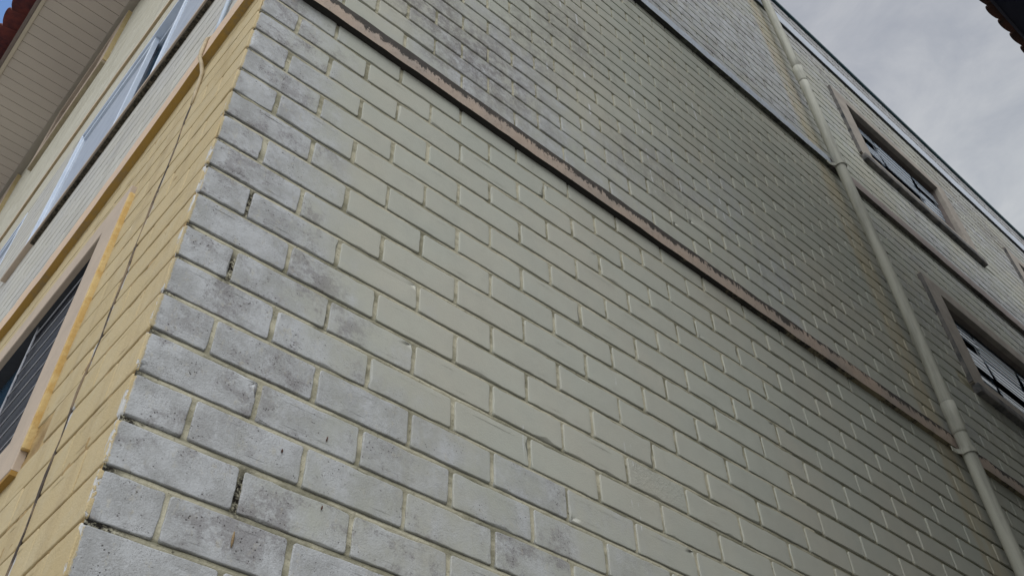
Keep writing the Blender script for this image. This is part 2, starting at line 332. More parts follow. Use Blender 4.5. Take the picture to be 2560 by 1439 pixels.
class MB:
    def __init__(s): s.v = []; s.f = []; s.sm = []; s.tone = []
    def vert(s, p, tone=(0, 0, 0)): s.v.append(tuple(p)); s.tone.append(tone); return len(s.v) - 1
    def face(s, idx, smooth=False): s.f.append(tuple(idx)); s.sm.append(smooth)
    def box(s, fr, u0, u1, w0, w1, z0, z1, tone=(0, 0, 0), bev=0.0):
        if bev > 0:
            return s.bevbox(fr, u0, u1, w0, w1, z0, z1, bev, tone)
        b = len(s.v)
        for z in (z0, z1):
            for (u, w_) in ((u0, w0), (u1, w0), (u1, w1), (u0, w1)):
                s.vert(fr.p(u, w_, z), tone)
        for q in ((0, 3, 2, 1), (4, 5, 6, 7), (0, 1, 5, 4), (1, 2, 6, 5), (2, 3, 7, 6), (3, 0, 4, 7)):
            s.face([b + i for i in q])
    def bevbox(s, fr, u0, u1, w0, w1, z0, z1, bev, tone=(0, 0, 0)):
        bm = bmesh.new()
        vs = [bm.verts.new(fr.p(u, w_, z)) for z in (z0, z1) for (u, w_) in ((u0, w0), (u1, w0), (u1, w1), (u0, w1))]
        for q in ((0, 3, 2, 1), (4, 5, 6, 7), (0, 1, 5, 4), (1, 2, 6, 5), (2, 3, 7, 6), (3, 0, 4, 7)):
            bm.faces.new([vs[i] for i in q])
        bmesh.ops.bevel(bm, geom=list(bm.edges), offset=bev, segments=2, affect='EDGES', profile=.6)
        bm.verts.index_update(); b = len(s.v)
        for v in bm.verts: s.vert(v.co, tone)
        for f in bm.faces: s.face([b + v.index for v in f.verts], True)
        bm.free()
    def ring(s, fr, u0, u1, z0, z1, iu0, iu1, iz0, iz1, w0, w1, ch=0.003):
        b = len(s.v)
        O = ((u0, z0), (u1, z0), (u1, z1), (u0, z1)); I = ((iu0, iz0), (iu1, iz0), (iu1, iz1), (iu0, iz1))
        sg = ((-1, -1), (1, -1), (1, 1), (-1, 1))
        loops = [[(p[0], p[1], w0) for p in O], [(p[0], p[1], w1 - ch) for p in O], [(p[0] - ch * g[0], p[1] - ch * g[1], w1) for p, g in zip(O, sg)],
                 [(p[0] + ch * g[0], p[1] + ch * g[1], w1) for p, g in zip(I, sg)], [(p[0], p[1], w1 - ch) for p in I], [(p[0], p[1], w0) for p in I]]
        for lp in loops:
            for (u, z, w_) in lp: s.vert(fr.p(u, w_, z))
        for k in range(6):
            for j in range(4):
                a, c_ = b + k * 4 + j, b + k * 4 + (j + 1) % 4; k2 = ((k + 1) % 6) * 4
                s.face((a, c_, b + k2 + (j + 1) % 4, b + k2 + j))
    def cave(s, fr, u0, u1, w0, w1, z0, z1):
        b = len(s.v)
        for w_ in (w1, w0):
            for (u, z) in ((u0, z0), (u1, z0), (u1, z1), (u0, z1)): s.vert(fr.p(u, w_, z))
        s.face([b + 4, b + 5, b + 6, b + 7])
        for j in range(4): s.face((b + j, b + (j + 1) % 4, b + 4 + (j + 1) % 4, b + 4 + j))
    def sweep(s, rings, smooth=True, closed=True, caps=True, tone=(0, 0, 0)):
        n = len(rings[0]); b = len(s.v)
        for r in rings:
            for p in r: s.vert(p, tone)
        for i in range(len(rings) - 1):
            for j in range(n if closed else n - 1):
                k = (j + 1) % n
                s.face((b + i * n + j, b + i * n + k, b + (i + 1) * n + k, b + (i + 1) * n + j), smooth)
        if caps and closed:
            s.face([b + j for j in range(n)][::-1]); s.face([b + (len(rings) - 1) * n + j for j in range(n)])
    def tube(s, pts, r, n=12, smooth=True, tone=(0, 0, 0)):
        pts = [Vector(p) for p in pts]; rings = []
        rs = r if isinstance(r, (list, tuple)) else [r] * len(pts)
        up = Vector((0.31, 0.22, 0.92))
        for i, p in enumerate(pts):
            d = (pts[min(i + 1, len(pts) - 1)] - pts[max(i - 1, 0)]).normalized()
            a = d.cross(up if abs(d.dot(up)) < .98 else Vector((1, 0, 0))).normalized(); c_ = d.cross(a)
            rings.append([p + (a * math.cos(2 * math.pi * j / n) + c_ * math.sin(2 * math.pi * j / n)) * rs[i] for j in range(n)])
        s.sweep(rings, smooth, tone=tone)
    def build(s, name, mat, parent=None, fix=True, tone=False, loc=None):
        me = bpy.data.meshes.new(name)
        off = Vector(loc) if loc else Vector((0, 0, 0))
        me.from_pydata([tuple(Vector(v) - off) for v in s.v] if loc else s.v, [], s.f)
        me.polygons.foreach_set('use_smooth', s.sm)
        if tone:
            ca = me.color_attributes.new('tone', 'FLOAT_COLOR', 'POINT')
            flat = []
            for c_ in s.tone: flat += [c_[0], c_[1], c_[2], 1.0]
            ca.data.foreach_set('color', flat)
        me.materials.append(mat)
        me.update()
        if fix:
            bm = bmesh.new(); bm.from_mesh(me); bmesh.ops.recalc_face_normals(bm, faces=bm.faces); bm.to_mesh(me); bm.free()
        o = bpy.data.objects.new(name, me); C.objects.link(o)
        if parent: o.parent = parent
        return o

def tag(o, label=None, cat=None, group=None, kind=None):
    if label: o['label'] = label
    if cat: o['category'] = cat
    if group: o['group'] = group
    if kind: o['kind'] = kind
    return o
def empty(name, loc=(0, 0, 0), parent=None):
    o = bpy.data.objects.new(name, None); o.empty_display_size = .2; C.objects.link(o); o.location = loc
    if parent: o.parent = parent
    return o
def copy_tree(o, parent, off=None):
    c_ = o.copy(); C.objects.link(c_); c_.parent = parent
    if off is not None: c_.location = Vector(o.location) + Vector(off)
    for ch in list(o.children): copy_tree(ch, c_)
    return c_

# ------------------------------------------------------------------ the setting
g = MB(); g.box(RW, -600, 600, -600, 600, -0.5, 0.0)
tag(g.build('ground', M['ground']), kind='structure')

# ------------------------------------------------------------------ the apartment building
rnd = random.Random(7)
Z0, H, L = 2.50732, 0.12, 0.28078
TOPZ = 10.42
root = empty('apartment_building')
tag(root, 'painted brick apartment building with peach string courses and corner of cream and yellow walls', 'building')

def rects_minus(u0, u1, z0, z1, holes):
    us = sorted({u0, u1, *[h[0] for h in holes], *[h[1] for h in holes]}); zs = sorted({z0, z1, *[h[2] for h in holes], *[h[3] for h in holes]})
    us = [u for u in us if u0 <= u <= u1]; zs = [z for z in zs if z0 <= z <= z1]
    out = []
    for i in range(len(us) - 1):
        for j in range(len(zs) - 1):
            uc, zc = (us[i] + us[i + 1]) / 2, (zs[j] + zs[j + 1]) / 2
            if not any(h[0] < uc < h[1] and h[2] < zc < h[3] for h in holes): out.append((us[i], us[i + 1], zs[j], zs[j + 1]))
    return out

def wob(u, z, s=1.0, k=0.0):
    return noise.noise(Vector((u * s, k, z * s)))

def add_brick(mb, fr, u0, u1, z0, z1, tone, fine, wfn=None, depth=0.012, round_=0.008, jit=0.0012, bulge=0.0, inset=0.0035, ucorner=False):
    nl, nh = (9, 4) if fine else (3, 1)
    r = min(round_, (z1 - z0) * .35, (u1 - u0) * .35)
    pts = []
    def arc(cu, cz, a0):
        k = 3 if fine else 1
        for i in range(k + 1):
            a = a0 + math.pi / 2 * i / max(k, 1)
            pts.append((cu + r * math.cos(a), cz + r * math.sin(a)))
    def seg(a, b, n):
        for i in range(1, n): pts.append((a[0] + (b[0] - a[0]) * i / n, a[1] + (b[1] - a[1]) * i / n))
    arc(u1 - r, z0 + r, -math.pi / 2); seg((u1, z0 + r), (u1, z1 - r), nh)
    arc(u1 - r, z1 - r, 0); seg((u1 - r, z1), (u0 + r, z1), nl)
    arc(u0 + r, z1 - r, math.pi / 2); seg((u0, z1 - r), (u0, z0 + r), nh)
    arc(u0 + r, z0 + r, math.pi); seg((u0 + r, z0), (u1 - r, z0), nl)
    cu, cz = (u0 + u1) / 2, (z0 + z1) / 2
    tk_ = 1.0 if fine else .5
    tu, tz, tw = rnd.uniform(-.003, .003) * tk_, rnd.uniform(-.005, .005) * tk_, rnd.uniform(-.001, .001) * tk_
    ph = rnd.uniform(0, 50)
    hu, hz = (u1 - u0) / 2, (z1 - z0) / 2
    rings = ((0.0, -depth, 0.0), (0.0003, -depth * 0.30, 0.6), (inset * 0.4, -0.0009, 1.0), (inset, -0.0001, 1.0), (inset + .0014, 0.0, 1.0)) if fine else ((0.0, -depth, 0.0), (0.0006, -depth * .3, 1), (inset, 0.0, 1.0))
    n = len(pts); base = len(mb.v)
    for (ins, w_, jw) in rings:
        for i, (u, z) in enumerate(pts):
            du, dz = cu - u, cz - z
            f_ = 1 - ins / hz if abs(dz) > abs(du) else 1
            uu = cu + (u - cu) * (1 - ins / hu); zz = cz + (z - cz) * (1 - ins / hz)
            j = (wob(u, z, 34, ph) * 1.3 + wob(u, z, 90, ph) * .7) * jit * jw
            nu = -1 if (u < u0 + r) else (1 if u > u1 - r else 0); nz = -1 if (z < z0 + r) else (1 if z > z1 - r else 0)
            ch_ = max(0.0, wob(u, z, 13, ph + 7) - .34) * .022 * (1 if w_ > -.003 else 0) if fine else 0
            uu += (j - ch_) * nu; zz += (j - ch_) * nz
            if ucorner and u < u0 + r: uu = max(uu, 0.0004)
            ww = w_ + tw + (u - cu) * tu + (z - cz) * tz if w_ > -depth * .9 else w_
            mb.vert(fr.p(uu, ww, zz), tone if not wfn else (tone[0], wfn(uu, zz) + tone[1], tone[2]))
    nr = len(rings)
    for k in range(nr - 1):
        for i in range(n):
            a, b = base + k * n + i, base + k * n + (i + 1) % n
            q = (a, b, b + n, a + n)
            mb.face(q if not fr.mirror else q[::-1], fine)
    last = base + (nr - 1) * n
    if fine:   # gently uneven face: an inner ring and a centre
        inner = []
        for i, (u, z) in enumerate(pts):
            uu, zz = cu + (u - cu) * .82, cz + (z - cz) * .62
            inner.append(mb.vert(fr.p(uu, tw + (uu - cu) * tu + (zz - cz) * tz + wob(uu, zz, 18, ph) * .0014, zz), tone if not wfn else (tone[0], wfn(uu, zz) + tone[1], tone[2])))
        for i in range(n):
            a, b = last + i, last + (i + 1) % n
            q = (a, b, inner[(i + 1) % n], inner[i]); mb.face(q if not fr.mirror else q[::-1], True)
        cap = inner
    else:
        cap = [last + i for i in range(n)]
    mb.face(cap if not fr.mirror else cap[::-1], fine)

def brick_field(mb, fr, umax, kmin, kmax, holes, tonefn, finefn, ph, gap=0.0135, skip=None, depth=.012, gapz=None, **kw):
    for k in range(kmin, kmax):
        za, zb = Z0 + k * H, Z0 + (k + 1) * H
        lift = wob(k * 3.1, 0, 1, 9) * 0.003
        odd = (k % 2 == 1) ^ ph
        u = 0.0; first = True
        while u < umax:
            ln = L if (odd or not first) else L / 2
            v = min(u + ln, umax)
            jl = rnd.uniform(-.0025, .0025)
            gz = gapz or gap
            b = [(u + (rnd.uniform(0, .0075) if first else gap / 2 + rnd.uniform(-.0015, .0015)), v - gap / 2 + jl, za + gz / 2 + lift + rnd.uniform(-.0016, .0016), zb - gz / 2 + lift + rnd.uniform(-.0016, .0016) + .0025 * wob(u, k * 5.1, .8, 2))]
            for h in holes:
                nb = []
                for (a, c_, d, e) in b:
                    if c_ <= h[0] or a >= h[1] or e <= h[2] or d >= h[3]: nb.append((a, c_, d, e)); continue
                    if d < h[2] or e > h[3]:
                        # partly above or below the opening: trim height over the overlap
                        if d < h[2] and h[2] - d > .02: nb.append((a, c_, d, h[2] - .002)) if (a >= h[0] and c_ <= h[1]) else nb.append((a, c_, d, h[2] - .002))
                        elif e > h[3] and e - h[3] > .02: nb.append((a, c_, h[3] + .002, e))
                        continue
                    if a < h[0] and h[0] - a > .02: nb.append((a, h[0] - .002, d, e))
                    if c_ > h[1] and c_ - h[1] > .02: nb.append((h[1] + .002, c_, d, e))
                b = nb
            for (a, c_, d, e) in b:
                if c_ - a > .02 and e - d > .015 and not (skip and skip((a + c_) / 2, (d + e) / 2)):
                    cu, cz = (a + c_) / 2, (d + e) / 2
                    add_brick(mb, fr, a, c_, d, e, tonefn(cu, cz), finefn(cu, cz), depth=depth, ucorner=(a < .001), **kw)
            u = v; first = False

# ---- openings
WU0, WU1 = 5.44, 7.02
win_r = [(5.0 + 0.22, 7.22, 8.10, 9.27), (5.22, 7.22, 5.50, 6.67), (8.47, 10.47, 8.10, 9.27), (8.47, 10.47, 5.50, 6.67)]
side_holes = [(h[0] + .02, h[1] - .02, h[2] + .02, h[3] - .02) for h in win_r]
SIDE_LEN = 12.6
def weather(u, z):
    """how much of the old unpainted look, plus a painted-in sky tint, a spot of the end wall has, 0 to 1"""
    wv = 1.10 - max(0, u - 0.10) / (0.36 + max(0, 3.9 - z) * .52)          # old corner, widening downwards
    if z < 3.1: wv = max(wv, 0.52 - (u - .9) * .36)
    if 4.73 < z < 5.9: wv = max(wv, (0.50 - abs(u - 1.2) * .22) * min(1, (5.9 - z) / .5))
    if z > 7.3 and u < 4.2: wv = max(wv, 0.85 - max(0, z - 8.9) * .2)  # upper courses: sky reflection put into the colour as a bluish tone
    if z > 7.3 and u >= 4.2: wv = max(wv, 0.25 + (u - 4.2) * .11)
    if z > 10.04: wv = 1.3
    if z > 4.7 and u > 4.4: wv = max(wv, .2 + (z - 5) * .05)
    return wv + .55 * wob(u, z, .9, 6) + .30 * wob(u, z, 3.1, 8)
def side_tone(u, z):
    br = 1.0 if (1.50 < u < 1.74 and 3.26 < z < 3.34) else 0.0
    return (rnd.random(), rnd.uniform(-.16, .16), br)
mb = MB()
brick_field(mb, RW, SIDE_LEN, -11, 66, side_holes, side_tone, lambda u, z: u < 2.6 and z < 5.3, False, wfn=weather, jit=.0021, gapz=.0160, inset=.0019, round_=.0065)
side = mb.build('brick_wall', M['brick'], root, fix=False, tone=True)
side['label'] = 'long cream and grey painted brick end wall'

# mortar bed behind the bricks: fine uneven sheet near the viewer, plain farther off
mo = MB()
def mortar_sheet(mo, fr, u0, u1, z0, z1, step, base, amp):
    nu, nz = max(1, round((u1 - u0) / step)), max(1, round((z1 - z0) / step))
    b = len(mo.v)
    for j in range(nz + 1):
        for i in range(nu + 1):
            u, z = u0 + (u1 - u0) * i / nu, z0 + (z1 - z0) * j / nz
            edge = i in (0, nu) or j in (0, nz)
            mo.vert(fr.p(u, base + (0 if edge else amp * (wob(u, z, 22, 3) + .6 * wob(u, z, 61, 5))), z))
    for j in range(nz):
        for i in range(nu):
            a = b + j * (nu + 1) + i; q = (a, a + 1, a + nu + 2, a + nu + 1)
            mo.face(q if not fr.mirror else q[::-1], True)
def struck_sheet(mo, fr, u0, u1, z0, z1, step):
    """bed joints smoothed flush with the brick below and cut back under the brick above"""
    prof_ = ((-.0125, -.0040), (-.0085, -.0016), (-.0040, -.0012), (.0010, -.0022), (.0050, -.0052), (.0078, -.0088), (.0125, -.0090), (.0250, -.0052), (.060, -.0048), (.095, -.0048))
    rows = []
    k = int((z0 - Z0) / H) - 1
    while Z0 + k * H < z1:
        for (dz, w_) in prof_:
            z = Z0 + k * H + dz
            if z0 < z < z1: rows.append((z, w_))
        k += 1
    rows = [(z0, -.005)] + rows + [(z1, -.005)]
    nu = round((u1 - u0) / step); b = len(mo.v)
    for (z, w_) in rows:
        for i in range(nu + 1):
            u = u0 + (u1 - u0) * i / nu
            n_ = .0011 * wob(u, z, 24, 3) + .0008 * wob(u, z, 75, 5) + .0012 * wob(u, 0, 6, z // H)
            mo.vert(fr.p(u, w_ + n_, z + .0018 * wob(u, z // H, 9, 4) + .001 * wob(u, z, 40, 8)))
    for j in range(len(rows) - 1):
        for i in range(nu):
            a = b + j * (nu + 1) + i; mo.face((a, a + 1, a + nu + 2, a + nu + 1), True)
struck_sheet(mo, RW, 0.004, 2.6, 1.2, 4.7, 0.011)
for (a, b_, c_, d) in rects_minus(0.004, SIDE_LEN, 1.2, TOPZ, side_holes + [(0.004, 2.6, 1.2, 4.7)]):
    mortar_sheet(mo, RW, a, b_, c_, d, 5, -0.0072, 0)
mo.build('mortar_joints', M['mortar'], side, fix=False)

# ---- front wall (left in the picture)
FRONT_LEN = 12.0
front_holes = [(0.72, 2.60, 3.00, 4.13), (0.72, 3.08, 5.56, 6.98), (3.95, 6.3, 5.56, 6.98), (4.25, 5.85, 9.42, 10.30), (6.95, 8.55, 9.42, 10.30)]
mf = MB()
brick_field(mf, LW, FRONT_LEN, -11, 66, front_holes, lambda u, z: (rnd.random(), 0, 0), lambda u, z: u < 1.3 and z < 4.5, True, gap=0.0006, gapz=.008, depth=.009, jit=.0014, inset=.0035)
front = mf.build('brick_wall', M['fbrick'], root, fix=False, tone=True)
front['label'] = 'yellow and off white painted brick front wall'
mo = MB()
mortar_sheet(mo, LW, 0.004, 0.72, 1.2, 4.5, 0.0125, -0.0042, 0.0052)
for (a, b_, c_, d) in rects_minus(0.004, FRONT_LEN, 1.2, TOPZ, front_holes + [(0.004, 0.72, 1.2, 4.5)]):
    mortar_sheet(mo, LW, a, b_, c_, d, 5, -0.005, 0)
mo.build('mortar_joints', M['fgroove'], front, fix=False, tone=True)
# plinth under the brickwork and the back walls, roof slab
pl = MB()
pl.box(RW, 0.0, SIDE_LEN, -0.12, 0.02, 0.0, 1.19)
pl.build('plinth', M['plinth'], root)
pl = MB(); pl.box(LW, 0.125, FRONT_LEN, -0.12, 0.02, 0.0, 1.19); pl.build('plinth', M['plinth'], root)
sh = MB()
sh.box(RW, 0.5, SIDE_LEN, -12.0, -0.5, 10.3, 10.38)
sh.build('roof_slab', M['plinth'], root)
sh = MB(); sh.box(RW, SIDE_LEN - .2, SIDE_LEN, -12.0, -0.05, 0.0, TOPZ - .01); sh.build('rear_wall', M['plinth'], root)
sh = MB(); sh.box(RW, -0.1, SIDE_LEN - .21, -12.0, -11.8, 0.0, TOPZ - .01); sh.build('rear_wall', M['plinth'], root)

# ---- string courses
def band(fr, profile, us, zfn, mat, name='string_course', moldfn=None, parent=root, label=None, wobamp=.0028):
    """profile: (w, dz, mould, underside) points from wall bottom round to wall top"""
    mb = MB(); n = len(profile)
    for u in us:
        for (w_, dz, mo_, un) in profile:
            a = wobamp
            mb.vert(fr.p(u, w_ + a * (wob(u, dz, 7, 2) + .6 * wob(u, dz, 23, 7)) * (1 if w_ > 0.001 else 0), zfn(u) + dz + a * wob(u, w_, 9, 4)), (mo_ * (moldfn(u) if moldfn else 1), un, max(0.0, min(1.0, 1.9 - u * .55)) if fr is RW else 0))
    for i in range(len(us) - 1):
        for j in range(n - 1):
            a = i * n + j; mb.face((a, a + 1, a + n + 1, a + n))
    mb.face(list(range(n))); mb.face([(len(us) - 1) * n + j for j in range(n)][::-1])
    o = mb.build(name, mat, parent, fix=True, tone=True)
    if label: o['label'] = label
    return o
def steps(a, b, d):
    n = max(1, round((b - a) / d)); return [a + (b - a) * i / n for i in range(n + 1)]
def prof(out, h, wall=-.02, t=.012):
    # under face split so its colour stays apart from the front face
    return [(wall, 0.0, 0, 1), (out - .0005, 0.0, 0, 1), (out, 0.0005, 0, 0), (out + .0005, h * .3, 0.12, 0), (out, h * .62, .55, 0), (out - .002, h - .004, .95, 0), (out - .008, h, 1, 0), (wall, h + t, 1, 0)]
m1 = lambda u: 2.4 if abs(u - 2.87) < .03 else 1.28 - .10 * u + .22 * wob(u, 0, 1.7, 3) if u < 2.4 else (.90 + .30 * wob(u, 0, 1.7, 3))
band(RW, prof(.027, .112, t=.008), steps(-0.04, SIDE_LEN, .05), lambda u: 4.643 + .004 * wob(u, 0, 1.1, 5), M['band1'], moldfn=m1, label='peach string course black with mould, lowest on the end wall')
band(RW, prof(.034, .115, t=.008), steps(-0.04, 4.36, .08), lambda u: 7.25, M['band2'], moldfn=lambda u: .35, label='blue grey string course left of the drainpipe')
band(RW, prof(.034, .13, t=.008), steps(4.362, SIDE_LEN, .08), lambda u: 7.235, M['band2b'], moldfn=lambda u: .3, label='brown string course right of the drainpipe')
band(RW, prof(.022, .20, t=.006), steps(-0.04, SIDE_LEN, .3), lambda u: 9.845, simple('parapet_band_paint', (0.56, 0.62, 0.70), (0.50, 0.55, 0.62), 3, .7), moldfn=lambda u: 0, label='pale blue parapet band')
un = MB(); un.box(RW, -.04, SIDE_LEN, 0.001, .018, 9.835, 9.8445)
un.build('parapet_band_underside', simple('parapet_underside_dark', (0.045, 0.06, 0.07), (0.09, 0.10, 0.10), 6, .9), root)  # dark strip along the underside of the band
cp = MB(); cp.box(RW, -.04, SIDE_LEN + .05, -.25, .024, TOPZ, TOPZ + .045)
cp.build('coping', M['coping'], root)['label'] = 'dark teal metal coping along the parapet'

def interp(tab):
    def f(u):
        for (a, x), (b, y) in zip(tab, tab[1:]):
            if u <= b: return x + (y - x) * max(0, (u - a)) / (b - a)
        return tab[-1][1]
    return f
zb1 = interp([(-0.1, 4.64), (.13, 4.615), (.38, 4.58), (.55, 4.545), (1.0, 4.475), (1.6, 4.425), (2.2, 4.435), (13, 4.44)])
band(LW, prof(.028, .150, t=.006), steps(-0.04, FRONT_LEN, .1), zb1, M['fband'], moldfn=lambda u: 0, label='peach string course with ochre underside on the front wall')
zb2 = interp([(-.1, 7.23), (1.85, 7.16), (3.0, 7.43), (4, 7.45), (13, 7.44)])
zb2 = interp([(-.1, 7.23), (1.6, 7.24), (3.0, 7.40), (4, 7.43), (13, 7.43)])
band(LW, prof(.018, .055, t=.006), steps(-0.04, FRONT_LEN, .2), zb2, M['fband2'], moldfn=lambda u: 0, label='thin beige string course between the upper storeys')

# ---- windows of the end wall (copied)
def make_side_window(u0, z0, parent):
    """concrete surround 2.0 x 1.17, shallow reveal, dark sashes and ribbed panes hung open"""
    w_ = empty('window', (u0, 0, z0), parent)
    F = Frame((1, 0, 0), (0, -1, 0), False)
    W_, Ht = 2.0, 1.17
    iu0, iu1, iz0, iz1 = 0.21, 1.81, 0.19, 1.05
    e_ = 0.024; D = -.105
    f1 = MB(); f1.ring(F, 0, W_, .082, Ht, iu0, iu1, iz0, iz1, -.02, e_); f1.build('window_frame', M['surround'], w_)
    st = MB(); st.box(F, -.012, -.0005, -.01, e_ + .002, .09, Ht - .02); st.build('stained_edge', M['surround_dirty'], w_)
    sl_ = MB(); sl_.box(F, .01, W_ + .02, -.02, .044, 0.0, .075, bev=.005); sl_.build('sill', M['surround_dirty'], w_)
    rv = MB(); rv.ring(F, iu0 - .03, iu1 + .03, iz0 - .03, iz1 + .03, iu0 + .0005, iu1 - .0005, iz0 + .0005, iz1 - .0005, D, -.0205, 0.0001); rv.build('reveal', M['reveal'], w_)
    dk = MB(); dk.cave(F, iu0 - .06, iu1 + .06, D - .9, D - .002, iz0 - .1, iz1 + .1); dk.build('dark_room', M['dark_in'], w_)
    t_ = .035
    sa = MB(); sa.ring(F, iu0 + .001, iu1 - .001, iz0 + .001, iz1 - .001, iu0 + t_, iu1 - t_, iz0 + t_, iz1 - t_ - .05, D + .005, D + .045); sa.build('sash_frame', M['dark_alu'], w_)
    cols = [iu0 + .03, iu0 + (iu1 - iu0) * .30, iu0 + (iu1 - iu0) * .72, iu1 - .03]
    zs = [iz0 + .035, iz0 + .27, iz0 + .53, iz1 - .09]
    for uu in cols[1:3]:
        m1_ = MB(); m1_.box(F, uu - .02, uu + .02, D + .006, D + .05, iz0 + t_ + .001, iz1 - t_ - .051); m1_.build('mullion', M['dark_alu'], w_)
    for zz in zs[1:3]:
        m1_ = MB(); m1_.box(F, iu0 + t_ + .001, iu1 - t_ - .001, D + .008, D + .054, zz - .014, zz + .014); m1_.build('transom', M['dark_alu'], w_)
    for ci in range(3):
        for ri in range(3):
            a, b_ = cols[ci] + .024, cols[ci + 1] - .024; zt, zb_ = zs[ri + 1] - .016, zs[ri] + .02
            tilt = (-.012, .010, .018)[(ci + ri) % 3]
            mbp = MB(); th_ = .005
            for (w0, z_) in ((D + .058, zt), (D + .058 + tilt, zb_ + .02)):
                for dw in (0, th_):
                    mbp.vert(F.p(a, w0 + dw, z_)); mbp.vert(F.p(b_, w0 + dw, z_))
            for q in ((0, 1, 5, 4), (2, 6, 7, 3), (0, 2, 3, 1), (4, 5, 7, 6), (0, 4, 6, 2), (1, 3, 7, 5)): mbp.face(q)
            mbp.build('pane', M['ribglass'], w_)
            for uu in ((a - .008,) if ci == 0 else ()):
                ar = MB(); ar.tube([F.p(uu, D + .05, zb_ + .01), F.p(uu, D + .105, zb_ + .03), F.p(uu, D + .066, zt - .03)], .0065, 6)
                ar.build('stay', M['dark_alu'], w_)
    return w_
for i, (u0, z0) in enumerate(((5.22, 5.50), (5.22, 8.10), (8.47, 8.10), (8.47, 5.50))):
    if i == 0: win0 = make_side_window(u0, z0, root)
    else:
        wc = copy_tree(win0, root, None); wc.location = (u0, 0, z0)

# ---- front wall windows
def surround(F, parent, u0, u1, z0, z1, iu0, iu1, iz0, iz1, out, name='window_frame', w0=-.02):
    m_ = MB(); m_.ring(F, u0, u1, z0, z1, iu0, iu1, iz0, iz1, w0, out); return m_.build(name, M['fsurround'], parent)
# ground-storey window: dark, barred
wa = empty('window', (0, 0, 0), root); wa['label'] = 'dark barred window in the yellow wall'
surround(LW, wa, 0.70, 2.62, 2.98, 4.15, .855, 2.46, 3.15, 4.03, .018, w0=-.004)
rt = MB(); rt.box(LW, .684, .6995, -.012, .0165, 3.04, 4.10, bev=.003); rt.build('ochre_return', M['fside'], wa)
ub = MB(); ub.box(LW, .70, 2.62, -.01, .0165, 2.965, 2.979); ub.build('ochre_underside', simple('ochre_under', (.34, .20, .05), (.26, .17, .06), 20, .9), wa)
rv = MB(); D = -.06
rv.ring(LW, .835, 2.48, 3.13, 4.05, .8555, 2.4595, 3.1505, 4.0295, D, -.0045, .0001)
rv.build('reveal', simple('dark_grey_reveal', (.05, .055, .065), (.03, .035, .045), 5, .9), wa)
dk = MB(); dk.cave(LW, .8, 2.5, -.9, D - .002, 3.0, 4.2); dk.build('dark_room', M['dark_in'], wa)
gl = MB(); gl.box(LW, 1.50, 2.455, -.055, -.050, 3.156, 4.026); gl.build('glass', M['glass'], wa)
bk = MB(); bk.box(LW, .86, 1.49, -.034, -.028, 3.156, 4.026); bk.build('blind_panel', M['navy'], wa)
zz = 3.20
for k in range(9):
    br_ = MB(); br_.tube([LW.p(.86, -.016, zz), LW.p(1.44, -.016, zz)], .0028, 6); br_.build('bar', M['bar'], wa); zz += .098
br_ = MB(); br_.tube([LW.p(1.445, -.016, 3.152), LW.p(1.445, -.016, 4.028)], .0045, 6); br_.build('bar', M['bar'], wa)

def make_front_window(shift, label):
    """long white aluminium window with louvred leaves above the first string course"""
    wb = empty('window', tuple(LW.U * shift), root); wb['label'] = label
    u0, u1, z0, z1 = .72, 3.08, 5.58, 6.98
    f_ = MB()   # aluminium outer frame, nearly flush with the wall
    f_.ring(LW, u0, u1, z0, z1, u0 + .025, u1 - .045, z0 + .025, z1 - .03, -.07, .001, .002)
    f_.build('window_frame', M['white_alu'], wb)
    lt = MB(); lt.ring(LW, u0, u1, z0, z1, u0 + .03, u1 - .05, z0 + .03, z1 - .035, -.16, -.071, .0001)
    lt.build('reveal', simple('grey_reveal', (.26, .26, .28), (.2, .2, .22), 5, .8), wb)
    dk_ = MB(); dk_.cave(LW, u0 - .05, u1 + .05, -1.0, -.162, z0 - .1, z1 + .1)
    dk_.build('dark_room', simple('blue_dark_interior', (.012, .03, .07), (.02, .05, .1), 3, .8), wb)
    def leaf(a, b_, wv, louv=True, st=.03):
        lf = MB()
        lf.ring(LW, a, b_, z0 + .03, z1 - .035, a + st, b_ - st, z0 + .09, z1 - .085, wv - .012, wv + .018, .002)
        o = lf.build('window_leaf', M['white_alu'], wb)
        if louv:
            lv = MB(); z_ = z0 + .091
            prf = []
            while z_ < z1 - .12:
                prf += [(wv - .004, z_), (wv + .003, z_ + .003), (wv + .004, z_ + .027), (wv - .004, z_ + .031)]; z_ += .034
            for (ww, zz_) in prf: lv.vert(LW.p(a + st, ww, zz_)); lv.vert(LW.p(b_ - st, ww, zz_))
            for i in range(len(prf) - 1): lv.face((2 * i, 2 * i + 1, 2 * i + 3, 2 * i + 2))
            lv.build('louvre_blades', M['louvre'], o)
            bk_ = MB(); bk_.box(LW, a + st, b_ - st, wv - .012, wv - .009, z0 + .091, z1 - .087); bk_.build('leaf_backing', M['louvre'], o)
        else:
            gg = MB(); gg.box(LW, a + st, b_ - st, wv - .003, wv + .003, z0 + .09, z1 - .086); gg.build('glass', M['glass'], o)
    leaf(.755, 1.56, -.024)
    leaf(2.02, 3.04, -.030)
    leaf(1.50, 2.1, -.062, False)
    # sill: beige edge, blackened underside
    s_ = MB(); s_.box(LW, u0 - .02, u1 + .02, -.02, .030, z0 - .03, z0 - .001, bev=.003); s_.build('sill', M['fsurround'], wb)
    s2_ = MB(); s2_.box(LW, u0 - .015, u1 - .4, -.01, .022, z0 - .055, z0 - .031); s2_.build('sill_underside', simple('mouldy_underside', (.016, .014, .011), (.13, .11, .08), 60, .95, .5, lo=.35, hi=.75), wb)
    return wb
make_front_window(0.0, 'long pale blue louvred window of the front wall, nearer the corner')
make_front_window(3.25, 'far pale blue louvred window of the front wall')

